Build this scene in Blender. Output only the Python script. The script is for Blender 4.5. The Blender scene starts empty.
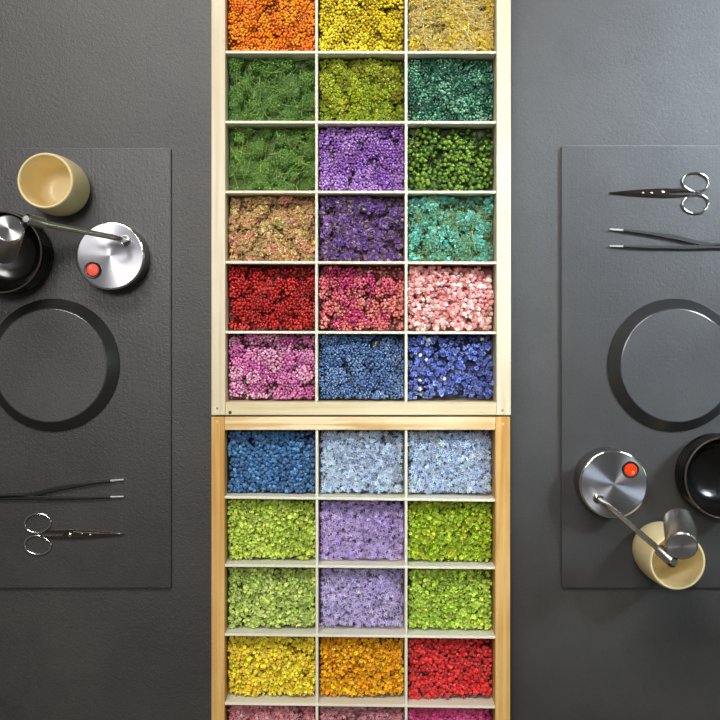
import bpy, bmesh, math, random
import numpy as np
from mathutils import Vector, Matrix
C = bpy.context.scene.collection
PI = math.pi
H = 1.18; F = 1180.0; CX = 356.0; CY = 325.0       # camera height (m), focal length (px), principal point
def W(px, py, z=0.0):                               # a spot seen in the photograph at height z, in metres
    s = (H - z) / F
    return Vector(((px - CX) * s, -(py - CY) * s, z))
def lin(c):
    return tuple(((v/255.0)/12.92 if v/255.0 <= 0.04045 else ((v/255.0+0.055)/1.055)**2.4) for v in c)

# ------------------------------------------------------------------ materials
def new_mat(name):
    m = bpy.data.materials.new(name); m.use_nodes = True
    nt = m.node_tree; b = nt.nodes['Principled BSDF']
    return m, nt, b
def plain(name, rgb, rough=0.5, metal=0.0, spec=0.5, aniso=0.0, coat=0.0, bump=0.0, bscale=200.0):
    m, nt, b = new_mat(name)
    b.inputs['Base Color'].default_value = (*lin(rgb), 1)
    b.inputs['Roughness'].default_value = rough
    b.inputs['Metallic'].default_value = metal
    b.inputs['Specular IOR Level'].default_value = spec
    b.inputs['Coat Weight'].default_value = coat
    if aniso:
        b.inputs['Anisotropic'].default_value = aniso
        t = nt.nodes.new('ShaderNodeTangent'); t.direction_type = 'RADIAL'; t.axis = 'Z'
        nt.links.new(t.outputs[0], b.inputs['Tangent'])
    if bump:
        tc = nt.nodes.new('ShaderNodeTexCoord')
        n = nt.nodes.new('ShaderNodeTexNoise'); n.inputs['Scale'].default_value = bscale; n.inputs['Detail'].default_value = 5
        bp = nt.nodes.new('ShaderNodeBump'); bp.inputs['Strength'].default_value = bump; bp.inputs['Distance'].default_value = 0.001
        nt.links.new(tc.outputs['Object'], n.inputs['Vector']); nt.links.new(n.outputs['Fac'], bp.inputs['Height'])
        nt.links.new(bp.outputs[0], b.inputs['Normal'])
    return m
def stone(name, dark, light, rough, spec, bump=0.35, scratch=0.0, fine=650.0):
    m, nt, b = new_mat(name)
    N = nt.nodes.new; L = nt.links.new
    tc = N('ShaderNodeTexCoord')
    n1 = N('ShaderNodeTexNoise'); n1.inputs['Scale'].default_value = 9; n1.inputs['Detail'].default_value = 6; n1.inputs['Roughness'].default_value = 0.65
    n2 = N('ShaderNodeTexNoise'); n2.inputs['Scale'].default_value = fine; n2.inputs['Detail'].default_value = 4
    n3 = N('ShaderNodeTexNoise'); n3.inputs['Scale'].default_value = 300; n3.inputs['Detail'].default_value = 5; n3.inputs['Distortion'].default_value = 1.2
    for n in (n1, n2, n3): L(tc.outputs['Object'], n.inputs['Vector'])
    mx = N('ShaderNodeMath'); mx.operation = 'MULTIPLY_ADD'; mx.inputs[1].default_value = 0.45
    L(n2.outputs['Fac'], mx.inputs[0]); L(n1.outputs['Fac'], mx.inputs[2])
    r = N('ShaderNodeValToRGB'); r.color_ramp.elements[0].position = 0.45; r.color_ramp.elements[1].position = 1.0
    r.color_ramp.elements[0].color = (*lin(dark), 1); r.color_ramp.elements[1].color = (*lin(light), 1)
    L(mx.outputs[0], r.inputs['Fac']); L(r.outputs[0], b.inputs['Base Color'])
    b.inputs['Roughness'].default_value = rough; b.inputs['Specular IOR Level'].default_value = spec
    ad = N('ShaderNodeMath'); ad.operation = 'MULTIPLY_ADD'; ad.inputs[1].default_value = 0.5
    L(n2.outputs['Fac'], ad.inputs[0]); L(n3.outputs['Fac'], ad.inputs[2])
    h = ad.outputs[0]
    if scratch:
        mp = N('ShaderNodeMapping'); mp.inputs['Scale'].default_value = (420, 22, 1)
        n4 = N('ShaderNodeTexNoise'); n4.inputs['Scale'].default_value = 1; n4.inputs['Detail'].default_value = 3
        L(tc.outputs['Object'], mp.inputs[0]); L(mp.outputs[0], n4.inputs['Vector'])
        a2 = N('ShaderNodeMath'); a2.operation = 'MULTIPLY_ADD'; a2.inputs[1].default_value = scratch
        L(n4.outputs['Fac'], a2.inputs[0]); L(h, a2.inputs[2]); h = a2.outputs[0]
    bp = N('ShaderNodeBump'); bp.inputs['Strength'].default_value = bump; bp.inputs['Distance'].default_value = 0.0015
    L(h, bp.inputs['Height']); L(bp.outputs[0], b.inputs['Normal'])
    return m
def wood(name, a, c, axis='y', contrast=1.0, seed=0.0, rough=0.5):
    m, nt, b = new_mat(name)
    N = nt.nodes.new; L = nt.links.new
    tc = N('ShaderNodeTexCoord'); mp = N('ShaderNodeMapping')
    mp.inputs['Scale'].default_value = (150, 5, 90) if axis == 'y' else (5, 150, 90)
    mp.inputs['Location'].default_value = (seed, seed*2, 0)
    n = N('ShaderNodeTexNoise'); n.inputs['Scale'].default_value = 1.0; n.inputs['Detail'].default_value = 4; n.inputs['Distortion'].default_value = 0.8
    n2 = N('ShaderNodeTexNoise'); n2.inputs['Scale'].default_value = 14; n2.inputs['Detail'].default_value = 2
    L(tc.outputs['Object'], mp.inputs[0]); L(mp.outputs[0], n.inputs['Vector']); L(tc.outputs['Object'], n2.inputs['Vector'])
    ad = N('ShaderNodeMath'); ad.operation = 'MULTIPLY_ADD'; ad.inputs[1].default_value = 0.5
    L(n2.outputs['Fac'], ad.inputs[0]); L(n.outputs['Fac'], ad.inputs[2])
    r = N('ShaderNodeValToRGB'); r.color_ramp.elements[0].position = 0.75-0.3*contrast; r.color_ramp.elements[1].position = 0.75+0.22*contrast
    r.color_ramp.elements[0].color = (*lin(a), 1); r.color_ramp.elements[1].color = (*lin(c), 1)
    L(ad.outputs[0], r.inputs['Fac']); L(r.outputs[0], b.inputs['Base Color'])
    b.inputs['Roughness'].default_value = rough; b.inputs['Specular IOR Level'].default_value = 0.3
    return m
def flower_mat(name, rough, spec, trans=0.0):
    m, nt, b = new_mat(name)
    a = nt.nodes.new('ShaderNodeVertexColor'); a.layer_name = 'tint'
    nt.links.new(a.outputs['Color'], b.inputs['Base Color'])
    b.inputs['Roughness'].default_value = rough; b.inputs['Specular IOR Level'].default_value = spec
    return m
M = {
 'table': stone('dark_stone_table', (40,39,38), (64,63,61), 0.46, 0.6, 0.2),
 'board_dark': stone('slate_board', (44,43,43), (64,63,62), 0.38, 0.55, 0.17, 0.4),
 'disc_face': stone('disc_slate', (50,50,51), (70,70,70), 0.40, 0.5, 0.15),
 'disc_rim': plain('disc_rim_black', (38,38,38), 0.36, 0, 0.6, bump=0.1, bscale=600),
 'disc_edge': plain('polished_black_edge', (60,60,62), 0.16, 0, 0.8),
 'pale_rail_y': wood('pale_pine_long', (206,188,150), (230,219,194), 'y', 1.0, 1.3),
 'pale_rail_x': wood('pale_pine_cross', (206,184,138), (230,216,180), 'x', 1.0, 4.1),
 'gold_rail_y': wood('golden_pine_long', (190,138,66), (222,180,112), 'y', 0.6, 7.7),
 'gold_rail_x': wood('golden_pine_cross', (206,164,98), (244,220,176), 'x', 0.5, 2.2),
 'divider': wood('pale_plywood', (222,216,192), (240,236,218), 'x', 1.0, 3.0),
 'tray_base': wood('tray_base', (200,186,150), (220,208,176), 'x', 1.0, 5.0),
 'nail': plain('nail_dark', (70,66,60), 0.45, 0.6), 'plug': plain('wood_plug', (168,146,84), 0.6),
 'chrome': plain('chrome', (215,215,212), 0.10, 1.0), 'steel': plain('brushed_steel', (190,186,180), 0.27, 1.0),
 'steel_radial': plain('radial_brushed_steel', (200,200,204), 0.30, 1.0, aniso=0.85),
 'blade': plain('scissor_steel', (120,108,100), 0.14, 1.0),
 'black_plastic': plain('black_plastic', (20,20,20), 0.35), 'red_plastic': plain('red_plastic', (228,60,6), 0.35, 0, 0.25),
 'white_mark': plain('white_mark', (245,220,200), 0.5),
 'body_grey': plain('satin_grey_metal', (120,120,118), 0.3, 1.0),
 'tweezer_black': plain('tweezer_coating', (16,16,17), 0.38), 'tip_steel': plain('tip_steel', (205,208,205), 0.3, 0.9),
 'mug': plain('cream_glaze', (238,220,168), 0.42, 0, 0.4, bump=0.12, bscale=60), 'mug_in': plain('honey_glaze', (251,234,188), 0.3, 0, 0.5),
 'bowl': plain('black_glaze', (13,11,10), 0.2, 0, 0.5, bump=0.08, bscale=120), 'bowl_rim': plain('worn_rim', (58,46,42), 0.3),
 'lens': plain('lamp_lens', (235,235,225), 0.2), 'pivot_black': plain('pivot_black', (28,28,28), 0.3),
 'berry': flower_mat('dried_berry', 0.24, 0.7), 'petal': flower_mat('dried_petal', 0.42, 0.5),
 'floor': plain('grey_floor', (90,88,85), 0.6, bump=0.1, bscale=20),
}
def scratched(src):
    m = src.copy(); m.name = 'scratched_brushed_steel'; nt = m.node_tree; b = nt.nodes['Principled BSDF']; b.inputs['Base Color'].default_value = (*lin((168,168,174)), 1); N = nt.nodes.new; L = nt.links.new
    tc = N('ShaderNodeTexCoord'); mp = N('ShaderNodeMapping'); mp.inputs['Scale'].default_value = (260, 620, 1); mp.inputs['Rotation'].default_value = (0, 0, 0.7)
    n = N('ShaderNodeTexNoise'); n.inputs['Scale'].default_value = 1; n.inputs['Detail'].default_value = 2
    r = N('ShaderNodeValToRGB'); r.color_ramp.elements[0].position = 0.69; r.color_ramp.elements[1].position = 0.73
    L(tc.outputs['Object'], mp.inputs[0]); L(mp.outputs[0], n.inputs['Vector']); L(n.outputs['Fac'], r.inputs['Fac'])
    for sock, lo, hi in (('Metallic', 1.0, 0.0), ('Roughness', 0.30, 0.7)):
        k = N('ShaderNodeMapRange'); k.inputs['To Min'].default_value = lo; k.inputs['To Max'].default_value = hi
        L(r.outputs['Color'], k.inputs['Value']); L(k.outputs[0], b.inputs[sock])
    return m
M['lamp_plate'] = scratched(M['steel_radial'])
M['divider_long'] = wood('pale_plywood_long', (222,216,192), (240,236,218), 'y', 1.0, 3.0)

# ------------------------------------------------------------------ object helpers
def link(o, parent=None):
    C.objects.link(o)
    if parent: o.parent = parent
    return o
def obj(name, bm, mat, parent=None, smooth=None, loc=None):
    me = bpy.data.meshes.new(name); bmesh.ops.recalc_face_normals(bm, faces=bm.faces[:]) ; bm.to_mesh(me); bm.free()
    me.materials.append(mat)
    if smooth is not None:
        me.shade_smooth(); me.set_sharp_from_angle(angle=smooth)
    o = bpy.data.objects.new(name, me); link(o, parent)
    if loc: o.location = loc
    return o
def tag(o, label, cat, group=None, kind=None):
    o['label'] = label; o['category'] = cat
    if group: o['group'] = group
    if kind: o['kind'] = kind
    return o
def thing(name, label, cat, loc, rz=0, group=None):
    o = bpy.data.objects.new(name, None); C.objects.link(o); o.location = loc; o.rotation_euler = (0,0,rz)
    o.empty_display_size = 0.02
    return tag(o, label, cat, group)
def prism(pts, z0, z1, bevel=0.0, bm=None, seg=2):
    bm = bm or bmesh.new()
    vs = [bm.verts.new((x, y, z0)) for x, y in pts]
    f = bm.faces.new(vs)
    r = bmesh.ops.extrude_face_region(bm, geom=[f])
    nv = [e for e in r['geom'] if isinstance(e, bmesh.types.BMVert)]
    for v in nv: v.co.z = z1
    if bevel:
        bm.edges.ensure_lookup_table()
        es = set()
        for v in nv: es.update(e for e in v.link_edges)
        bmesh.ops.bevel(bm, geom=list(es), offset=bevel, segments=seg, affect='EDGES', profile=0.6)
    return bm
def lathe(profile, n=96, bm=None):
    bm = bm or bmesh.new(); rings = []
    for r, z in profile:
        if r < 1e-7: rings.append([bm.verts.new((0,0,z))])
        else: rings.append([bm.verts.new((r*math.cos(2*PI*k/n), r*math.sin(2*PI*k/n), z)) for k in range(n)])
    for a, b in zip(rings, rings[1:]):
        for k in range(n):
            k2 = (k+1) % n
            if len(a) == 1 and len(b) == 1: continue
            if len(a) == 1: bm.faces.new((a[0], b[k2], b[k]))
            elif len(b) == 1: bm.faces.new((a[k], a[k2], b[0]))
            else: bm.faces.new((a[k], a[k2], b[k2], b[k]))
    return bm
def tube(pts, rad, n=20, closed=False, bm=None, caps=True):
    bm = bm or bmesh.new(); P = [Vector(p) for p in pts]; m = len(P)
    rads = rad if isinstance(rad, (list, tuple)) else [rad]*m
    rings = []; up = None
    for i in range(m):
        if closed: t = (P[(i+1) % m]-P[i-1])
        else: t = (P[min(i+1, m-1)]-P[max(i-1, 0)])
        t.normalize()
        if up is None: up = Vector((0,0,1)) if abs(t.z) < 0.9 else Vector((1,0,0))
        u = (up - t*up.dot(t)).normalized(); up = u; v = t.cross(u)
        rings.append([bm.verts.new(P[i]+(u*math.cos(2*PI*k/n)+v*math.sin(2*PI*k/n))*rads[i]) for k in range(n)])
    rr = list(zip(rings, rings[1:])) + ([(rings[-1], rings[0])] if closed else [])
    for a, b in rr:
        for k in range(n): bm.faces.new((a[k], a[(k+1) % n], b[(k+1) % n], b[k]))
    if not closed and caps:
        bm.faces.new(rings[0][::-1]); bm.faces.new(rings[-1])
    return bm
def bez(p0, p1, p2, p3, n):
    p0, p1, p2, p3 = map(Vector, (p0, p1, p2, p3)); out = []
    for i in range(n+1):
        t = i/n; out.append(p0*(1-t)**3+p1*3*t*(1-t)**2+p2*3*t*t*(1-t)+p3*t**3)
    return out

# ------------------------------------------------------------------ the setting
fl = obj('floor', prism([(-3,-3),(3,-3),(3,3),(-3,3)], -0.80, -0.75), M['floor']); fl['kind'] = 'structure'
tb = thing('table', 'wide dark grey stone-textured tabletop that everything stands on', 'table', (0,0,-0.75))
obj('tabletop', prism([(-0.9,-0.75),(0.9,-0.75),(0.9,0.75),(-0.9,0.75)], 0.71, 0.75, 0.003), M['table'], tb)
for sx in (-1, 1):
    for sy in (-1, 1):
        obj('leg', prism([(sx*0.82-0.03, sy*0.67-0.03), (sx*0.82+0.03, sy*0.67-0.03), (sx*0.82+0.03, sy*0.67+0.03), (sx*0.82-0.03, sy*0.67+0.03)], 0, 0.71, 0.002), M['disc_rim'], tb)

# ------------------------------------------------------------------ slate boards
BZ = 0.005
def rrect(x0, y0, x1, y1, r, n=5):
    pts = []
    for cx, cy, a in ((x1-r, y1-r, 0), (x0+r, y1-r, 90), (x0+r, y0+r, 180), (x1-r, y0+r, 270)):
        for k in range(n+1):
            t = math.radians(a + 90*k/n); pts.append((cx+r*math.cos(t), cy+r*math.sin(t)))
    return pts
a = W(171, 148, BZ); b = W(171, 588, BZ)
tag(obj('slate_board', prism(rrect(a.x-0.34, b.y, a.x, a.y, 0.002), 0.0, BZ, 0.0006), M['board_dark']),
    'dark slate work board on the left, under the cream mug resting near its upper corner', 'board', 'slate boards beside the flower trays')
a = W(561.5, 145.5, BZ); b = W(561.5, 588, BZ)
tag(obj('slate_board', prism(rrect(a.x, b.y, a.x+0.34, a.y, 0.003), 0.0, BZ, 0.0006), M['board_dark']),
    'blue-grey slate work board on the right, a mug standing over its bottom edge', 'board', 'slate boards beside the flower trays')

# ------------------------------------------------------------------ flower trays
TZ = 0.045; DZ = 0.0435
def boxbm(x0, y0, z0, x1, y1, z1, bev=0.0006):
    return prism([(x0,y0),(x1,y0),(x1,y1),(x0,y1)], z0, z1, bev)
def tray(label, yt, yb, xl, xr, xi_l, xi_r, rt, rb, vx, rows, my, mx):
    t = thing('flower_tray', label, 'tray', W((xl+xr)/2, (yt+yb)/2, TZ) * Vector((1,1,0)) if False else Vector((W((xl+xr)/2,0,TZ).x, W(0,(yt+yb)/2,TZ).y, 0)), 0, 'wooden flower trays')
    o = t.location.copy()
    X = lambda px, z=TZ: W(px, 0, z).x - o.x
    Y = lambda py, z=TZ: W(0, py, z).y - o.y
    obj('side_rail', boxbm(X(xl), Y(yb), 0, X(xi_l), Y(yt), TZ, 0.0009), my, t)
    obj('side_rail', boxbm(X(xi_r), Y(yb), 0, X(xr), Y(yt), TZ, 0.0009), my, t)
    obj('end_rail', boxbm(X(xi_l)+1e-4, Y(rt), 0, X(xi_r)-1e-4, Y(yt), TZ-0.0002, 0.0007), mx, t)
    obj('end_rail', boxbm(X(xi_l)+1e-4, Y(yb), 0, X(xi_r)-1e-4, Y(rb), TZ-0.0002, 0.0007), mx, t)
    obj('base_panel', boxbm(X(xi_l)+1e-4, Y(rb)+1e-4, 0, X(xi_r)-1e-4, Y(rt)-1e-4, 0.004, 0), M['tray_base'], t)
    hw = 0.00125
    for v in vx:
        obj('long_divider', boxbm(X(v)-hw, Y(rb)+2e-4, 0.0041, X(v)+hw, Y(rt)-2e-4, DZ-0.0004, 0.0003), M['divider_long'], t)
    xs = [xi_l] + list(vx) + [xi_r]
    for (yl, yr) in rows:
        x0, x1 = X(xi_l, DZ)+2e-4, X(xi_r, DZ)-2e-4
        y0, y1 = Y(yl, DZ), Y(yr, DZ)
        obj('cross_divider', prism([(x0, y0-hw), (x1, y1-hw), (x1, y1+hw), (x0, y0+hw)], 0.0041, DZ, 0.0003), M['divider'], t)
    # cells, in world coordinates
    cells = []
    yy = [(rt, rt)] + list(rows) + [(rb, rb)]
    for (a0, a1), (b0, b1) in zip(yy, yy[1:]):
        row = []
        for i in range(3):
            fx0 = (xs[i]-xi_l)/(xi_r-xi_l); fx1 = (xs[i+1]-xi_l)/(xi_r-xi_l)
            top = min(Y(a0+(a1-a0)*fx0), Y(a0+(a1-a0)*fx1)) - 0.0016
            bot = max(Y(b0+(b1-b0)*fx0), Y(b0+(b1-b0)*fx1)) + 0.0016
            row.append((X(xs[i])+(0.0008 if i == 0 else 0.0014)+o.x, bot+o.y, X(xs[i+1])-(0.0008 if i == 2 else 0.0014)+o.x, top+o.y))
        cells.append(row)
    return t, cells
upper, UC = tray('pale pine tray of dried flowers, nearer the top, six rows of orange to blue', -33, 415.2, 211.3, 511.0, 225.3, 496.6, -18, 402.3, (316.4, 406.3),
    [(52,52.4),(122,122.4),(191.9,192),(262.2,262.8),(332.2,332.8)], M['pale_rail_y'], M['pale_rail_x'])
lower, LC = tray('golden pine tray of dried flowers below, with dark blue to red and pink rows', 416.9, 790, 211.3, 510.2, 224.6, 495.4, 430, 776, (316.8, 406.3),
    [(497.3,500.5),(565.5,568.0),(634.6,637.4),(703.6,707.2)], M['gold_rail_y'], M['gold_rail_x'])
def stud(px, py, r, mat, t, name):
    p = W(px, py, TZ); q = p - t.location
    obj(name, lathe([(0,0.0006),(r*0.7,0.0005),(r,0.0002),(r,-0.0005)], 20), mat, t, 0.6, loc=(q.x, q.y, TZ-0.0002))
stud(230, 412.4, 0.0016, M['nail'], upper, 'nail'); stud(217.2, 408.2, 0.0012, M['plug'], upper, 'dowel'); stud(502.5, 410.3, 0.0014, M['plug'], upper, 'dowel')
stud(217, 422, 0.0013, M['gold_rail_x'], lower, 'dowel'); stud(503, 424, 0.0013, M['gold_rail_x'], lower, 'dowel')

# ------------------------------------------------------------------ heaps of dried flowers
def tmpl_ico(sub, jit=0.0, seed=0):
    bm = bmesh.new(); bmesh.ops.create_icosphere(bm, subdivisions=sub, radius=1.0)
    v = np.array([p.co[:] for p in bm.verts]); f = np.array([[q.index for q in p.verts] for p in bm.faces]); bm.free()
    w = np.zeros(len(v))
    if jit:
        r = np.random.RandomState(seed); k = r.normal(0, jit, len(v)); v = v*(1+k)[:, None]; w = np.clip(0.5+k/jit*0.4, 0, 1)
    return v, f, w
def tmpl_star(n, wid, lift, inner=0.45, core=0.16):
    v = [(0,0,0)]; f = []; w = [0.0]
    for k in range(n):
        a = 2*PI*k/n; c, s = math.cos(a), math.sin(a)
        def P(x, y, z): v.append((x*c-y*s, x*s+y*c, z)); return len(v)-1
        l = P(inner, wid, lift*0.35); m = P(0.6, 0, lift*0.3-0.08); t = P(1, 0, lift); r = P(inner, -wid, lift*0.35)
        w += [0.5, 0.35, 1.0, 0.5]
        f += [(0, m, l), (l, m, t), (0, r, m), (m, r, t)]
    b = len(v)
    for p in ((core,0,.12),(0,core,.12),(-core,0,.12),(0,-core,.12),(0,0,.28)): v.append(p); w.append(-1.0)
    f += [(b,b+1,b+4),(b+1,b+2,b+4),(b+2,b+3,b+4),(b+3,b,b+4)]
    return np.array(v, float), np.array(f), np.array(w)
def tmpl_puff(n, seed, wid=0.34):
    r = np.random.RandomState(seed); v = []; f = []; w = []
    for k in range(n):
        z = 1-1.6*(k+0.5)/n; a = k*2.39996; q = math.sqrt(max(0, 1-z*z))
        d = Vector((q*math.cos(a), q*math.sin(a), z)); d = (d+Vector(r.normal(0, .15, 3))).normalized()
        u = d.cross(Vector(r.normal(0, 1, 3))).normalized(); b = len(v)
        for p in (d*0.15, d*0.75+u*wid+Vector(r.normal(0,.06,3)), d*(0.95+0.15*r.rand()), d*0.75-u*wid+Vector(r.normal(0,.06,3))): v.append(p[:])
        w += [0, .5, 1, .5]; f += [(b,b+1,b+2),(b,b+2,b+3)]
    return np.array(v), np.array(f), np.array(w)
def tmpl_leaf(wid):
    v = [(0,0,0),(0.45,wid,0.1),(0.5,0,-0.02),(0.45,-wid,0.1),(1,0,0.12)]
    return np.array(v, float), np.array([(0,2,1),(0,3,2),(1,2,4),(2,3,4)]), np.array([0,.5,.3,.5,1.])
T = {'ball': [tmpl_ico(2)], 'bud': [tmpl_ico(2, 0.14, s) for s in range(4)],
     'star': [tmpl_star(5, 0.17, 0.3), tmpl_star(5, 0.20, 0.55), tmpl_star(6, 0.15, 0.1)],
     'cup': [tmpl_star(5, 0.40, 0.55, 0.5), tmpl_star(5, 0.42, 0.9, 0.5, .1), tmpl_star(4, 0.45, 0.35, 0.5)],
     'puff': [tmpl_puff(16, s) for s in range(4)], 'leaf': [tmpl_leaf(0.22)], 'needle': [tmpl_leaf(0.07)], 'broad': [tmpl_leaf(0.38)]}
def rand_rot(r, n, tilt):                         # z axis tilted away from up by about `tilt` (rad), any spin
    th = np.abs(r.normal(0, tilt, n)); ph = r.rand(n)*2*PI; sp = r.rand(n)*2*PI
    ct, st, cp, s_p, cs, ss = np.cos(th), np.sin(th), np.cos(ph), np.sin(ph), np.cos(sp), np.sin(sp)
    Z = np.zeros(n); O = np.ones(n)
    def mat(a): return np.array(a).transpose(2, 0, 1)
    Rz = mat([[cp,-s_p,Z],[s_p,cp,Z],[Z,Z,O]]); Ry = mat([[ct,Z,st],[Z,O,Z],[-st,Z,ct]]); Rs = mat([[cs,-ss,Z],[ss,cs,Z],[Z,Z,O]])
    return Rz @ Ry @ Rs
class Heap:
    def __init__(s): s.v = []; s.f = []; s.c = []; s.sm = []; s.n = 0
    def add(s, v, f, c, smooth):
        s.v.append(v); s.f.append(f+s.n); s.c.append(c); s.sm.append(np.full(len(f), smooth)); s.n += len(v)
    def inst(s, r, kind, pos, scale, rot, colA, colB, core=None, smooth=False):
        vs = r.randint(0, len(T[kind]), len(pos))
        for k, (tv, tf, tw) in enumerate(T[kind]):
            i = np.nonzero(vs == k)[0]
            if not len(i): continue
            V = np.einsum('nij,vj->nvi', rot[i], tv)*scale[i][:, None, None] + pos[i][:, None, :]
            wv = np.clip(tw, 0, 1)[None, :, None]
            col = colA[i][:, None, :]*(1-wv) + colB[i][:, None, :]*wv
            if core is not None:
                col = np.where((tw < 0)[None, :, None], np.array(core)[None, None, :], col)
            Fc = (tf[None]+(np.arange(len(i))*len(tv))[:, None, None]).reshape(-1, 3)
            s.add(V.reshape(-1, 3), Fc, col.reshape(-1, 3), smooth)
    def stems(s, P, rad, col):                    # P: (n, k, 3) paths; three-sided tubes
        n, k, _ = P.shape; t = np.gradient(P, axis=1); t /= np.linalg.norm(t, axis=2, keepdims=True)+1e-9
        up = np.array([0, 0, 1.0]); u = np.cross(t, up+np.zeros_like(t)); u /= np.linalg.norm(u, axis=2, keepdims=True)+1e-9; w = np.cross(t, u)
        rings = [P+(u*math.cos(a)+w*math.sin(a))*rad for a in (0.5, 0.5+2*PI/3, 0.5+4*PI/3)]
        V = np.stack(rings, 2).reshape(-1, 3); F_ = []
        for j in range(k-1):
            for q in range(3):
                a, b = j*3+q, j*3+(q+1) % 3
                F_ += [(a, b, b+3), (a, b+3, a+3)]
        F_ = (np.array(F_)[None]+(np.arange(n)*k*3)[:, None, None]).reshape(-1, 3)
        s.add(V, F_, np.repeat(col, k*3, axis=0), True)
    def build(s, name, mat, loc):
        v = np.concatenate(s.v)-np.array(loc); f = np.concatenate(s.f).astype(np.int32); c = np.clip(np.concatenate(s.c), 0, 1); sm = np.concatenate(s.sm)
        me = bpy.data.meshes.new(name)
        me.vertices.add(len(v)); me.vertices.foreach_set('co', v.astype(np.float32).ravel())
        me.loops.add(f.size); me.loops.foreach_set('vertex_index', f.ravel())
        me.polygons.add(len(f)); me.polygons.foreach_set('loop_start', np.arange(0, f.size, 3, dtype=np.int32))
        me.polygons.foreach_set('use_smooth', sm.astype(bool))
        at = me.color_attributes.new('tint', 'FLOAT_COLOR', 'POINT')
        at.data.foreach_set('color', np.concatenate([c, np.ones((len(c), 1))], 1).astype(np.float32).ravel())
        me.update(); me.validate()
        me.materials.append(mat)
        o = bpy.data.objects.new(name, me); o.location = loc; C.objects.link(o); return o
def palette(cols): return np.array([lin(c) for c in cols])
def heap(cell, name, label, seed, kind, size, cols, stem, fill=0.024, spacing=None, R=(7, 11), ncl=34, dome=0.6, vary=3.0,
         nstem=60, layers=3, tilt=0.8, tips=None, core=None, gloss=False, mixcl=0.8, jit=0.16, extra=None, slope=0.0, stemr=0.35, stemlen=(8, 22), smooth=None, gap=1.0, tipmix=0.45):
    r = np.random.RandomState(seed); x0, y0, x1, y1 = cell; w, h = x1-x0, y1-y0
    P = palette(cols); sc = lin(stem); mm = 0.001; size = size*mm
    sp = (spacing or size*2000)*mm
    cx = x0+w*r.rand(ncl); cy = y0+h*r.rand(ncl)
    g = int(math.ceil(math.sqrt(ncl)))             # jittered grid of clusters
    gi = np.arange(ncl); cx = x0+w*((gi % g)+r.rand(ncl))/g; cy = y0+h*((gi//g)+r.rand(ncl))/math.ceil(ncl/g)
    cR = (R[0]+(R[1]-R[0])*r.rand(ncl))*mm; cz = r.normal(0, vary*mm*0.5, ncl); cp = r.randint(0, len(P), ncl)
    def field(x, y):
        d2 = (x[:, None]-cx)**2+(y[:, None]-cy)**2
        k = cR**2-d2; z = np.where(k > 0, np.sqrt(np.maximum(k, 0))*dome+cz-cR*dome*0.75, -0.006*gap)
        j = z.argmax(1); zz = z[np.arange(len(x)), j]
        return fill+zz+slope*((y-y0)/h-0.5), j
    hp = Heap()
    # undergrowth down to the base, its colour darkened to stand for gap shade
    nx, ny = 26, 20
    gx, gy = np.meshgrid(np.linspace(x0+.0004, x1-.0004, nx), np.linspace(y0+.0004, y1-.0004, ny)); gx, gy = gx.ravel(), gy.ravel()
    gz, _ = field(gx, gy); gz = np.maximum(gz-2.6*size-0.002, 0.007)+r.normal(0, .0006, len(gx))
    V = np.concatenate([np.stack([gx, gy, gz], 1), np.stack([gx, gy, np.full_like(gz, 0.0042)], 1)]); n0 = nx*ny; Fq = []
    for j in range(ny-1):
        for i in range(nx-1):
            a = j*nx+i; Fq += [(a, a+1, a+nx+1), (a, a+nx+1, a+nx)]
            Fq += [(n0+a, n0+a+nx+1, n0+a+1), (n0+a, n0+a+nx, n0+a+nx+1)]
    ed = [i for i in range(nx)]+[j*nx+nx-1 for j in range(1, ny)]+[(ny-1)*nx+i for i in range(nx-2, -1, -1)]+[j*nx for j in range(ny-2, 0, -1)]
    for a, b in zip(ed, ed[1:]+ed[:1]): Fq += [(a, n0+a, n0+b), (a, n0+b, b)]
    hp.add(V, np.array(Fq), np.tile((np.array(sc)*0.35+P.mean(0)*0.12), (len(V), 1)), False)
    smooth = smooth if smooth is not None else kind in ('ball',)
    for L in range(layers):
        s_ = sp*(1.06+0.22*L)
        X, Y = np.meshgrid(np.arange(x0+size*.6, x1+s_, s_), np.arange(y0+size*.6, y1+s_, s_*0.87))
        X = X+(np.arange(X.shape[0]) % 2)[:, None]*s_*0.5
        X = X.ravel()+r.uniform(-.32, .32, X.size)*s_+(L*0.37*s_); Y = Y.ravel()+r.uniform(-.32, .32, Y.size)*s_
        q = (X > x0+size*.7) & (X < x1-size*.7) & (Y > y0+size*.7) & (Y < y1-size*.7); X, Y = X[q], Y[q]
        Z, J = field(X, Y)
        Z = Z - L*size*1.05 + r.normal(0, size*0.35, len(X))
        keep = (Z > fill-0.0055*gap-L*size) | (r.rand(len(X)) < 0.35)
        X, Y, Z, J = X[keep], Y[keep], np.maximum(Z[keep], 0.006), J[keep]
        n = len(X); pos = np.stack([X, Y, Z], 1)
        ci = np.where(r.rand(n) < mixcl, cp[J], r.randint(0, len(P), n))
        A = P[ci]*np.exp(r.normal(0, jit, (n, 1)))*np.exp(r.normal(0, min(jit*0.3, 0.045), (n, 3)))
        B = A if tips is None else A*(1-tipmix)+tipmix*np.array(lin(tips))*np.exp(r.normal(0, .15, (n, 1)))
        hp.inst(r, kind, pos, size*(1+r.normal(0, .13, n)).clip(.65, 1.35), rand_rot(r, n, tilt), A, B, lin(core) if core else None, smooth)
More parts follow.
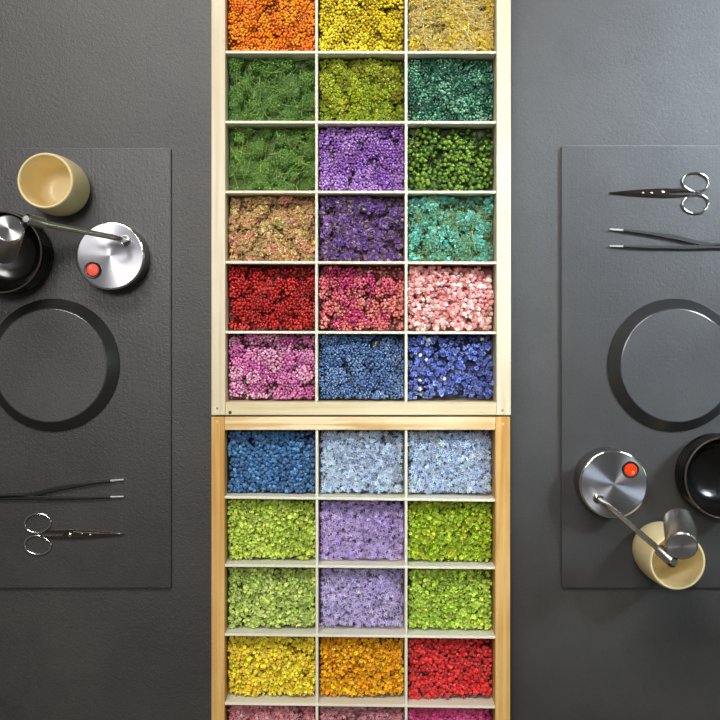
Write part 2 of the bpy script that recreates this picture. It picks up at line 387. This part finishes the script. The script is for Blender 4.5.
    if nstem:
        k = 5; sx = x0+w*(.06+.88*r.rand(nstem)); sy = y0+h*(.06+.88*r.rand(nstem)); an = r.rand(nstem)*2*PI
        ln = r.uniform(*stemlen, nstem)*mm; cv = r.normal(0, .5, nstem); t = np.linspace(0, 1, k)
        Pp = np.zeros((nstem, k, 3)); ang = an[:, None]+cv[:, None]*t
        Pp[:, :, 0] = np.clip(sx[:, None]+np.cos(ang)*ln[:, None]*t, x0+.0008, x1-.0008); Pp[:, :, 1] = np.clip(sy[:, None]+np.sin(ang)*ln[:, None]*t, y0+.0008, y1-.0008)
        zz = np.array([field(Pp[:, j, 0], Pp[:, j, 1])[0] for j in range(k)]).T
        sm_ = zz.mean(1, keepdims=True)*0.6+zz*0.4
        Pp[:, :, 2] = np.maximum(sm_+r.uniform(-.9, 1.0, nstem)[:, None]*size*1.1+r.normal(0, .0004, (nstem, k)), .006)
        hp.stems(Pp, stemr*mm, np.array(sc)*np.exp(r.normal(0, .25, (nstem, 1))))
    for e in (extra or []):                       # (kind, count, size mm, colours, tilt, raise mm)
        ek, en, es, ec, et, er = e; EP = palette(ec)
        es_ = es*mm; mg = min(es_*0.6, 0.005)
        X = x0+mg+(w-2*mg)*r.rand(en); Y = y0+mg+(h-2*mg)*r.rand(en); Z, _ = field(X, Y)
        A = EP[r.randint(0, len(EP), en)]*np.exp(r.normal(0, .2, (en, 1)))
        rot = rand_rot(r, en, et)
        Z = np.minimum(Z+er*mm*r.rand(en), 0.040)
        hp.inst(r, ek, np.stack([X, Y, Z], 1), es_*(.7+.6*r.rand(en)), rot, A, A*1.15, None, ek == 'ball')
    for vv in hp.v:                               # nothing pokes through the compartment walls
        vv[:, 0] = np.clip(vv[:, 0], x0, x1); vv[:, 1] = np.clip(vv[:, 1], y0, y1); vv[:, 2] = np.clip(vv[:, 2], 0.0042, 0.0425)
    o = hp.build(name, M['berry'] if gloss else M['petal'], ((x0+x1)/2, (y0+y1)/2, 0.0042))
    return tag(o, label, 'dried flowers', 'dried flowers filling the tray compartments', 'stuff')
S = 'stuff'
U = UC
# upper tray
heap(U[0][0], 'dried_berries', 'bright orange tiny dried berries on orange stems in the tray corner', 1, 'ball', 1.35, [(250,142,4),(244,126,4),(252,158,14)], (190,90,20),
     fill=0.031, nstem=170, ncl=40, R=(7,11), gloss=True, spacing=2.9, vary=4, stemlen=(8,20))
heap(U[0][1], 'dried_berries', 'golden yellow dried berries beside the orange ones in the top row', 2, 'ball', 1.4, [(225,200,20),(205,178,18),(236,214,50)], (130,104,30),
     fill=0.031, nstem=60, ncl=36, gloss=True, spacing=2.9)
heap(U[0][2], 'dried_flowers', 'straw and mustard yellow dried flower heads with bare stems', 3, 'puff', 1.7, [(226,204,104),(238,208,36),(230,208,140),(214,186,80)], (228,210,150),
     fill=0.030, nstem=150, ncl=30, spacing=3.0, gap=1.4, mixcl=.75, tips=(240,220,140), stemlen=(10,30), stemr=.4)
G1 = [(84,150,58),(58,126,54),(112,164,66),(48,112,60)]
heap(U[1][0], 'dried_moss', 'deep green feathery moss right under the orange berries', 4, 'leaf', 1.6, G1, (140,166,84), fill=0.028, nstem=70, ncl=36,
     spacing=1.55, jit=.35, dome=.9, gap=1.5, tips=(150,200,96), tilt=1.2, R=(5.5,9), vary=5, extra=[('needle', 24, 11, [(70,130,50),(110,150,70)], 1.3, 3), ('ball', 220, .8, [(80,140,50),(130,150,60)], 1, 1)], stemlen=(10,26))
heap(U[1][1], 'dried_buds', 'yellow-green dried buds between two darker green compartments', 5, 'bud', 1.55, [(148,160,28),(124,144,30),(164,170,44),(120,120,24)], (110,112,34),
     fill=0.026, nstem=50, ncl=34, spacing=2.7, vary=4)
heap(U[1][2], 'dried_berries', 'blue-green dried berries with dark narrow leaves by the right rail', 6, 'ball', 1.15, [(92,156,118),(66,130,98),(120,176,140),(48,104,84)], (44,82,66),
     fill=0.026, nstem=130, ncl=34, spacing=2.9, gloss=True, extra=[('needle', 46, 16, [(40,88,66),(60,104,84)], 1.4, 3), ('leaf', 10, 9, [(44,106,70)], 1.4, 2)], stemlen=(12,30))
heap(U[2][0], 'dried_moss', 'green curly moss clumps to the left of the violet berries', 7, 'leaf', 1.6, [(94,162,58),(66,138,56),(122,172,66),(56,124,56)], (150,168,88), fill=0.029, nstem=60, ncl=36,
     spacing=1.55, jit=.35, dome=.9, gap=1.5, tips=(156,204,92), tilt=1.2, R=(5.5,9), vary=5, extra=[('needle', 18, 9, [(90,150,60),(140,160,80)], 1.3, 3), ('ball', 220, .8, [(80,150,50),(140,156,60)], 1, 1)], stemlen=(10,24))
heap(U[2][1], 'dried_berries', 'bright violet dried berries with mauve stems, third row from the top', 8, 'ball', 1.35, [(156,108,190),(138,88,172),(176,132,204)], (120,84,106),
     fill=0.027, nstem=80, ncl=36, spacing=2.8, gloss=True)
heap(U[2][2], 'dried_berries', 'large moss-green round dried berries right of the violet ones', 9, 'ball', 2.0, [(92,128,32),(72,108,28),(110,142,42)], (60,80,34),
     fill=0.026, nstem=120, ncl=26, spacing=4.7, gloss=False, vary=4, stemlen=(10,28), layers=2, smooth=True)
heap(U[3][0], 'dried_flowers', 'tan and salmon-pink dried flower clumps with straw stems', 10, 'puff', 2.1, [(232,194,138),(224,180,132),(240,170,148),(230,206,150),(236,160,146)], (214,194,112),
     fill=0.027, nstem=110, ncl=34, spacing=3.6, R=(5,9), jit=.28, gap=1.4, vary=5, tips=(240,200,150), extra=[('ball', 3, 2.0, [(226,176,40)], 1, 2), ('bud', 100, 1.2, [(168,160,80)], 1, 1)], stemlen=(10,26), stemr=.4)
heap(U[3][1], 'dried_flowers', 'dark purple dried flower clumps with grey-brown bits', 11, 'puff', 1.8, [(116,80,160),(94,60,134),(144,104,170),(120,80,124)], (130,96,100),
     fill=0.028, nstem=60, ncl=34, spacing=3.2, R=(5,9), jit=.4, gap=1.4, mixcl=.6, vary=5, tips=(170,140,200), extra=[('bud', 90, 1.3, [(160,140,130),(130,110,100)], 1, 1), ('puff', 24, 2.0, [(158,138,140),(134,126,70)], 1, 1)])
heap(U[3][2], 'dried_flowers', 'turquoise dried flowers tangled with olive stems', 12, 'puff', 1.7, [(92,196,180),(74,170,150),(124,214,200),(84,158,112)], (150,166,90),
     fill=0.028, nstem=130, ncl=36, spacing=3.1, R=(5,9), jit=.3, gap=1.5, vary=5, tips=(180,236,224), extra=[('needle', 8, 12, [(130,150,70)], 1.4, 3)], stemlen=(10,28), stemr=.42)
heap(U[4][0], 'dried_berries', 'dark scarlet dried berries on red stems against the left rail', 13, 'ball', 1.35, [(196,34,34),(172,24,26),(212,58,52)], (150,32,28),
     fill=0.027, nstem=130, ncl=38, spacing=3.2, R=(5,9), dome=.8, gap=1.4, gloss=True, vary=5)
heap(U[4][1], 'dried_berries', 'coral and crimson-pink dried berries with brown stems', 14, 'ball', 1.4, [(224,118,116),(216,98,118),(196,56,108),(228,134,122)], (132,70,64),
     fill=0.028, nstem=100, ncl=38, spacing=3.2, R=(5,9), dome=.8, gap=1.4, gloss=True, vary=5)
heap(U[4][2], 'dried_flowers', 'pale pink and white dried flower balls by the right rail', 15, 'bud', 2.3, [(232,152,150),(222,130,132),(240,176,172),(236,206,196),(214,118,112)], (160,90,74),
     fill=0.027, nstem=60, ncl=32, spacing=4.3, vary=4, jit=.22, mixcl=.25, tips=(250,216,208), extra=[('bud', 14, 2.5, [(240,232,214)], 1, 1)])
heap(U[5][0], 'dried_berries', 'orchid-pink dried berries in the lower left corner of the pale tray', 16, 'ball', 1.35, [(216,122,178),(228,150,196),(200,96,160),(234,170,200)], (116,78,62),
     fill=0.026, nstem=80, ncl=30, spacing=2.8, gloss=True, vary=4, gap=1.3)
heap(U[5][1], 'dried_berries', 'slate-blue tiny dried berries between orchid-pink and royal blue', 17, 'ball', 1.2, [(96,130,180),(80,110,160),(118,148,192)], (62,70,78),
     fill=0.026, nstem=60, ncl=34, spacing=2.7, gloss=True)
heap(U[5][2], 'dried_flowers', 'royal blue fluffy dried flower balls with dark gaps', 18, 'puff', 2.5, [(98,124,220),(76,100,204),(124,150,230),(70,88,180)], (60,64,66),
     fill=0.027, nstem=70, ncl=26, spacing=5.2, vary=5, gap=1.4, mixcl=.5, jit=.25, tips=(190,205,250), layers=2, extra=[('bud', 8, 1.9, [(232,232,214)], 1, 2)])
# lower tray
Lc = LC
kw = dict(fill=0.0255, dome=0.4, vary=2.5, tilt=1.25, jit=0.3, ncl=40, nstem=10)
heap(Lc[0][0], 'dried_buds', 'deep steel-blue dried buds in the top left of the golden tray', 21, 'bud', 1.75, [(52,106,160),(40,90,144),(84,136,186),(30,70,116)], (30,44,60), spacing=3.5, tips=(120,160,200), mixcl=.3, **kw)
LB = [(170,200,240),(146,182,232),(194,218,248)]
heap(Lc[0][1], 'dried_flowers', 'light blue starry dried florets beside the deep blue buds', 22, 'star', 3.2, LB, (90,110,150), spacing=3.3, tips=(246,250,255), core=(220,226,236), mixcl=.4, tipmix=.85, **kw)
heap(Lc[0][2], 'dried_flowers', 'light blue dried florets by the right rail, above the olive-lime flowers', 23, 'star', 3.2, LB, (90,110,150), spacing=3.4, tips=(240,246,255), core=(224,228,236), mixcl=.4, tipmix=.85, **kw)
LG = [(188,212,66),(166,198,54),(206,222,100)]
heap(Lc[1][0], 'dried_flowers', 'lime green dried florets right under the deep blue buds', 24, 'cup', 2.2, LG, (120,140,50), spacing=2.8, tips=(232,242,140), mixcl=.3, **kw)
heap(Lc[1][1], 'dried_flowers', 'lilac starry dried florets, the upper of two lilac compartments', 25, 'star', 3.0, [(176,138,228),(156,116,214),(198,166,240)], (110,80,120), spacing=3.5, tips=(246,238,252), core=(206,190,226), mixcl=.4, tipmix=.85, **kw)
heap(Lc[1][2], 'dried_flowers', 'olive-lime dried flower cups right below light blue florets', 26, 'cup', 2.3, [(156,190,32),(136,174,26),(178,202,46),(174,176,36)], (110,120,30), spacing=2.9, tips=(206,224,84), mixcl=.3,
     extra=[('ball', 1, 1.5, [(240,180,20)], 1, 2)], **kw)
heap(Lc[2][0], 'dried_flowers', 'fresh light green dried florets right above the yellow ones', 27, 'cup', 2.2, [(186,210,84),(164,198,66),(206,222,120)], (116,140,56), spacing=2.8, tips=(236,244,180), mixcl=.3, **kw)
heap(Lc[2][1], 'dried_flowers', 'lavender starry dried florets right above the amber ones', 28, 'star', 3.0, [(184,160,236),(164,140,226),(204,186,246)], (110,90,130), spacing=3.5, tips=(248,242,254), core=(210,196,230), mixcl=.4, tipmix=.85, **kw)
heap(Lc[2][2], 'dried_buds', 'lime green dried buds right above the red compartment', 29, 'cup', 2.3, [(166,202,52),(144,184,46),(188,214,80)], (112,128,40), spacing=2.9, tips=(232,240,130), mixcl=.3, **kw)
heap(Lc[3][0], 'dried_flowers', 'sunny yellow dried florets against the left rail of the golden tray', 30, 'cup', 2.3, [(255,218,18),(252,206,10),(255,226,44)], (210,160,20), spacing=2.8, tips=(255,246,130), mixcl=.3, **kw)
heap(Lc[3][1], 'dried_flowers', 'amber orange dried flowers between yellow and red ones', 31, 'cup', 2.3, [(246,170,12),(236,150,10),(250,186,20)], (150,90,16), spacing=2.9, tips=(255,206,50), mixcl=.3, **kw)
heap(Lc[3][2], 'dried_buds', 'bright red dried buds against the right rail of the golden tray', 32, 'bud', 2.1, [(196,14,22),(166,10,16),(220,34,38)], (50,8,8), spacing=4.0, tips=(244,104,98), mixcl=.3, **kw)
kw['fill'] = 0.031
heap(Lc[4][0], 'dried_flowers', 'dusty pink dried florets cut by the bottom edge, below the yellow ones', 33, 'star', 2.4, [(232,132,140),(220,110,122),(244,176,182)], (130,60,60), spacing=2.8, tips=(240,190,196), mixcl=.4, tipmix=.85, **kw)
heap(Lc[4][1], 'dried_flowers', 'greyish rose dried florets at the bottom edge, below the amber flowers', 34, 'star', 2.4, [(220,132,146),(206,114,126),(234,170,172)], (110,60,60), spacing=2.8, tips=(226,180,186), mixcl=.4, tipmix=.85, **kw)
heap(Lc[4][2], 'dried_flowers', 'magenta dried florets at the bottom edge, below the red buds', 35, 'star', 2.4, [(230,40,128),(210,26,108),(240,90,160)], (110,20,60), spacing=2.8, tips=(240,130,180), mixcl=.4, tipmix=.85, **kw)

# ------------------------------------------------------------------ mugs
def mug(label, px, py, tilt=0):
    p = W(px, py, BZ); t = thing('ceramic_mug', label, 'mug', (p.x, p.y, BZ), 0, 'cream ceramic mugs')
    prof = [(0,0.0012),(0.017,0.0008),(0.0185,0),(0.021,0.0012),(0.0248,0.006),(0.0268,0.014),(0.0280,0.026),(0.0283,0.040),(0.0279,0.056),(0.0270,0.070),(0.0261,0.0785),(0.0256,0.0802),(0.0247,0.0808),(0.0238,0.0803)]
    obj('body', lathe(prof+[(0.0233,0.0785)], 128), M['mug'], t, 0.7)
    obj('glazed_interior', lathe([(0.0234,0.0790),(0.0240,0.070),(0.0249,0.055),(0.0252,0.040),(0.0248,0.026),(0.0236,0.014),(0.0215,0.0075),(0.0185,0.0052),(0.012,0.0045),(0,0.0045)], 128), M['mug_in'], t, 0.9)
    return t
mug('empty cream mug standing on the left board above the shiny lamp base', 66.2, 190.5)
mug('empty cream mug at the bottom of the right board, under the lamp head', 655.8, 546)

# ------------------------------------------------------------------ ridged black bowls
def bowl(label, px, py):
    p = W(px, py, BZ); t = thing('black_bowl', label, 'bowl', (p.x, p.y, BZ), 0, 'ridged black bowls')
    prof = [(0,0.002),(0.029,0.0015),(0.030,0.0),(0.033,0.0),(0.0365,0.003),(0.0385,0.008)]
    for k in range(4):
        z = 0.010+k*0.0078; prof += [(0.0392,z),(0.0400,z+0.0022),(0.0400,z+0.0046),(0.0388,z+0.0062)]
    prof += [(0.0388,0.0415),(0.0392,0.0440)]
    obj('body', lathe(prof+[(0.0396,0.0450)], 128), M['bowl'], t, 0.8)
    obj('rim', lathe([(0.0396,0.0449),(0.0396,0.0457),(0.0389,0.0463),(0.0380,0.0460),(0.0377,0.0452)], 128), M['bowl_rim'], t, 1.2)
    obj('interior', lathe([(0.0377,0.0453),(0.0374,0.038),(0.0365,0.028),(0.0345,0.018),(0.030,0.010),(0.022,0.0055),(0.012,0.004),(0,0.004)], 128), M['bowl'], t, 0.9)
bowl('black ridged bowl partly beneath the silver lamp head at the left edge', 14.5, 255)
bowl('black ridged bowl cut by the right edge, beside the lamp base', 711.5, 472)

# ------------------------------------------------------------------ round plinth discs
def disc(label, px, py):
    p = W(px, py, BZ); t = thing('round_plate', label, 'plate', (p.x, p.y, BZ), 0, 'round black display plates')
    obj('rim', lathe([(0.0,0),(0.0655,0),(0.0662,0.0008),(0.0660,0.0024),(0.0566,0.0112),(0.0560,0.0112)], 160), M['disc_rim'], t, 0.5)
    obj('edge', lathe([(0.0566,0.0111),(0.0565,0.0117),(0.0561,0.0122),(0.0555,0.0125),(0.0550,0.0126)], 160), M['disc_edge'], t, 1.5)
    obj('face', lathe([(0,0.0126),(0.0550,0.0126),(0.0550,0.0118)], 160), M['disc_face'], t, 0.5)
disc('flat round black plate on the left board, above the tweezers', 53.6, 365)
disc('flat round black plate on the right board, below the tweezers', 674.0, 365)

# ------------------------------------------------------------------ spot lamps
def lamp(label, base_px, post_px, sw_px, cap_px, cap_z, lens_px, lens_z, hinge_px, hinge_z, rod_px, rod_z, sw_rot):
    bh = 0.035
    top = W(*base_px, BZ+bh); t = thing('desk_lamp', label, 'lamp', (top.x, top.y, BZ), 0, 'small silver desk lamps')
    o = t.location.copy(); R0 = 0.0326
    obj('base_body', lathe([(0,0),(R0-0.0012,0),(R0,0.001),(R0,0.0315)], 128), M['body_grey'], t, 0.6)
    obj('rim_band', lathe([(R0,0.0315),(R0+0.0006,0.0322),(R0+0.0006,0.0342),(R0-0.0002,0.0352),(R0-0.0012,0.0353)], 128), M['chrome'], t, 0.9)
    obj('top_plate', lathe([(0,bh),(R0-0.0012,bh),(R0-0.0012,bh-0.0012)], 128), M['lamp_plate'], t, 0.5)
    s = W(*sw_px, BZ+bh)-o
    sw = obj('switch', lathe([(0,0.0004),(0.0062,0.0004),(0.0064,0.0016),(0.0078,0.0018),(0.0084,0.0008),(0.0084,-0.0004)], 48), M['black_plastic'], t, 0.6, loc=(s.x, s.y, bh))
    bm = lathe([(0,0.0022),(0.0045,0.0024),(0.0058,0.0022),(0.0062,0.0014),(0.0062,0.0006)], 48)
    bt = obj('switch_button', bm, M['red_plastic'], sw, 0.6); bt.rotation_euler = (0.10*math.cos(sw_rot), 0.10*math.sin(sw_rot), 0)
    mk = tube([(0.0011*math.cos(a*PI/8), 0.0011*math.sin(a*PI/8), 0) for a in range(16)], 0.00018, 6, closed=True)
    obj('off_mark', mk, M['white_mark'], sw, 1.0, loc=(0.0032*math.cos(sw_rot), 0.0032*math.sin(sw_rot), 0.0026))
    p = W(*post_px, BZ+bh)-o
    obj('collar', lathe([(0.0,0.0004),(0.0028,0.0004),(0.0034,0.0022),(0.0046,0.0024),(0.0052,0.0012),(0.0054,-0.0003)], 40), M['chrome'], t, 0.7, loc=(p.x, p.y, bh))
    A = Vector((p.x, p.y, bh)); B = W(*rod_px, rod_z)-o; Hg = W(*hinge_px, hinge_z)-o
    up = A+Vector((0,0,0.022)); d = (B-up).normalized(); bend = up+Vector((0,0,0.016)); dd = (B-bend).normalized()
    pts = [A, A+Vector((0,0,0.010))]+bez(up, up+Vector((0,0,0.012)), bend+dd*0.006, bend+dd*0.020, 12)+[B]
    obj('arm', tube(pts, 0.0026, 20), M['steel'], t, 0.9)
    ax = (Hg-B).normalized()
    obj('arm_joint', tube([B-ax*0.002, B-ax*0.0015, B+ax*0.001, Hg-ax*0.001, Hg], [0.0030,0.0044,0.0050,0.0050,0.0040], 28), M['steel'], t, 0.7)
    cap = W(*cap_px, cap_z)-o; ln = W(*lens_px, lens_z)-o; hx = (cap-ln).normalized(); HL = (cap-ln).length; HR = 0.0138
    q = hx.to_track_quat('Z', 'Y')
    hd = obj('lamp_head', lathe([(HR-0.0022,0.0035),(HR-0.0012,0),(HR,0.0006),(HR,HL-0.0014),(HR-0.0008,HL-0.0003),(HR-0.0016,HL)], 96), M['steel'], t, 0.7, loc=ln)
    hd.rotation_mode = 'QUATERNION'; hd.rotation_quaternion = q
    obj('end_cap', lathe([(0,HL+0.0001),(HR-0.0016,HL+0.0001),(HR-0.0016,HL-0.001)], 96), M['steel_radial'], hd, 0.5)
    obj('lens', lathe([(0,0.0028),(HR-0.0018,0.0030)], 64), M['lens'], hd, 0.5)
    near = ln+hx*(HL*0.72); side = (Hg-near); side = (side-hx*side.dot(hx)); side.normalize()
    e = near+side*HR*0.9
    obj('pivot', tube([Hg+ (Hg-e).normalized()*0.004, Hg, e], [0.0033,0.0040,0.0034], 24), M['pivot_black'], t, 0.8)
    obj('pivot_screw', tube([Hg+Vector((0,0,0.0034)), Hg+Vector((0,0,0.0052))], [0.0034,0.0028], 24), M['chrome'], t, 0.6)
    return t
lamp('silver lamp with bright round base and red switch, below the cream mug', (110.2,255.6), (125.6,241), (92.9,270.2), (8.7,228.3), 0.150, (3.0,250.5), 0.115,
     (27.5,219.5), 0.142, (43.5,223.6), 0.134, 2.2)
lamp('silver lamp with scratched round base at lower right, head hanging over the mug', (613.8,484.3), (598.5,498.7), (630.4,469.6), (682,546.5), 0.160, (679,521.5), 0.122,
     (672.5,561.5), 0.150, (659,549.5), 0.142, -0.9)

# ------------------------------------------------------------------ scissors and tweezers
def scissors(label, px, py, rz):
    p = W(px, py, BZ); t = thing('scissors', label, 'scissors', (p.x, p.y, BZ), rz, 'small steel scissors'); mm = 0.001
    def P(pts): return [(x*mm, y*mm) for x, y in pts]
    for s, z0 in ((1, 0.0002), (-1, 0.0018)):
        out = [(53.6,0.3),(40,2.1*1),(24,3.4),(10,4.2),(-2,4.7),(-9,4.4),(-19,4.2),(-23,3.4),(-30,2.4),(-30,1.2),(-23,1.2),(-19,1.4),(-8,1.0),(-2,-1.6),(3,-2.6),(12,-2.0),(30,-1.2),(53.4,-0.5)]
        pts = [(x, s*y) for x, y in out]
        if s < 0: pts = pts[::-1]
        b = obj('blade', prism(P(pts), z0, z0+0.0015, 0.0004), M['blade'], t)
    for s in (1, -1):
        ring = []
        for k in range(40):
            a = 2*PI*k/40; x = 13.0*math.cos(a); y = 9.3*math.sin(a)*(1-0.06*math.cos(a))
            rr = 0.10*s; xx = x*math.cos(rr)-y*math.sin(rr); yy = x*math.sin(rr)+y*math.cos(rr)
            ring.append(((-32.6+xx)*mm, (s*10.9+yy)*mm, 0.0016))
        obj('finger_ring', tube(ring, 0.00115, 14, closed=True), M['chrome'], t, 1.2)
    obj('screw', lathe([(0,0.0012),(0.0010,0.0011),(0.0018,0.0006),(0.0019,0)], 24), M['chrome'], t, 0.7, loc=(0,-0.0006,0.0033))
    obj('stop_pin', lathe([(0,0.0009),(0.0008,0.0007),(0.0011,0)], 20), M['chrome'], t, 0.9, loc=(0.0118,0.0004,0.0033))
    obj('maker_mark', prism([(-.0009,-.0005),(.0009,-.0005),(.0009,.0005),(-.0009,.0005)], 0, .00012), M['white_mark'], t, loc=(0.020,-0.0002,0.0033))
scissors('small steel scissors pointing right on the left board, below the tweezers', 70.8, 533.7, 0.0)
scissors('small steel scissors pointing left on the right board, above the tweezers', 662.4, 193.2, PI)
def tweezers(label, px, py, flip):
    p = W(px, py, BZ); t = thing('tweezers', label, 'tweezers', (p.x, p.y, BZ+0.0028), 0, 'black tweezers with bare steel tips'); mm = 0.001
    if flip: t.rotation_euler = (0, PI, 0)
    # tips at x=0, body towards -x; two arms
    def strip(pts, hw, z0, z1, name, mat, bev=0.0004):
        L = []; R = []
        for i, (x, y) in enumerate(pts):
            a = Vector(pts[max(i-1, 0)]); b = Vector(pts[min(i+1, len(pts)-1)]); d = (b-a).normalized(); n = Vector((-d.y, d.x)); q = hw[i]
            L.append((x*mm+n.x*q*mm, y*mm+n.y*q*mm)); R.append((x*mm-n.x*q*mm, y*mm-n.y*q*mm))
        obj(name, prism(L+R[::-1], z0, z1, bev), mat, t)
    A = [(-13,-1.2),(-30,-3.0),(-45,-5.2),(-61,-7.6),(-72,-10.0),(-85,-13.2),(-100,-15.5),(-125,-16.4),(-150,-17)]
    B = [(-13,-17.2),(-40,-17.9),(-72,-18.3),(-85,-17.8),(-100,-17.4),(-125,-17.9),(-150,-18.4)]
    strip(A, [.9,1.2,1.6,2.1,2.0,1.8,1.6,1.9,1.6], -0.0025, 0.0025, 'arm', M['tweezer_black'])
    strip(B, [.8,1.3,1.6,1.9,1.8,1.8,1.6], -0.0025, 0.0025, 'arm', M['tweezer_black'])
    strip([(0,-0.1),(-13.4,-1.25)], [.75,.95], -0.0012, 0.0012, 'tip', M['tip_steel'], 0.0003)
    strip([(0,-16.9),(-13.4,-17.2)], [.7,.9], -0.0012, 0.0012, 'tip', M['tip_steel'], 0.0003)
tweezers('black tweezers with bare steel tips pointing right, above the left scissors', 124.4, 479.2, False)
tweezers('black tweezers with bare steel tips pointing left, below the right scissors', 609.2, 229.2, True)

# ------------------------------------------------------------------ light
w = bpy.data.worlds.new('World'); bpy.context.scene.world = w; w.use_nodes = True
bg = w.node_tree.nodes['Background']; bg.inputs[0].default_value = (1.0, 0.95, 0.88, 1); bg.inputs[1].default_value = 0.10
def area(name, loc, target, sx, sy, power, col):
    l = bpy.data.lights.new(name, 'AREA'); l.shape = 'RECTANGLE'; l.size = sx; l.size_y = sy; l.energy = power; l.color = col
    o = bpy.data.objects.new(name, l); C.objects.link(o); o.location = loc
    o.rotation_euler = (Vector(target)-Vector(loc)).to_track_quat('-Z', 'Y').to_euler(); return o
area('window_light', (-0.25, 1.15, 1.60), (0, 0.05, 0), 0.8, 0.45, 23, (1.0, 0.975, 0.94))
area('overhead_light', (-0.22, 0.40, 2.2), (0, 0, 0), 0.3, 0.3, 11, (1.0, 0.98, 0.95))
area('side_ceiling_light', (-0.85, 0.50, 2.3), (-0.1, 0, 0), 0.35, 0.35, 0.9, (0.95, 0.97, 1.0))
board_lt = area('board_fill_light', (1.25, 0.85, 1.5), (0.39, 0.13, 0), 0.4, 0.4, 1.4, (0.74, 0.87, 1.0)); board_lt.data.spread = 0.42  # added narrow bluish beam, brightens the upper part of the right board
area('garden_window_light', (2.2, 0.2, 0.9), (0.3, 0, 0), 0.5, 0.6, 3, (0.62, 1.0, 0.62))

# ------------------------------------------------------------------ camera
cd = bpy.data.cameras.new('camera'); cam = bpy.data.objects.new('camera', cd); C.objects.link(cam)
cam.location = (0, 0, H); cam.rotation_euler = (0, 0, 0)
cd.sensor_width = 36; cd.sensor_fit = 'HORIZONTAL'; cd.lens = F/720*36
cd.shift_x = (360-CX)/720; cd.shift_y = -(360-CY)/720
cd.clip_start = 0.05
cd.dof.use_dof = True; cd.dof.focus_distance = 1.15; cd.dof.aperture_fstop = 6.3
sc = bpy.context.scene; sc.camera = cam
sc.view_settings.view_transform = 'Standard'; sc.view_settings.look = 'None'; sc.view_settings.gamma = 1; sc.view_settings.use_curve_mapping = False
sc.view_settings.exposure = 0.32
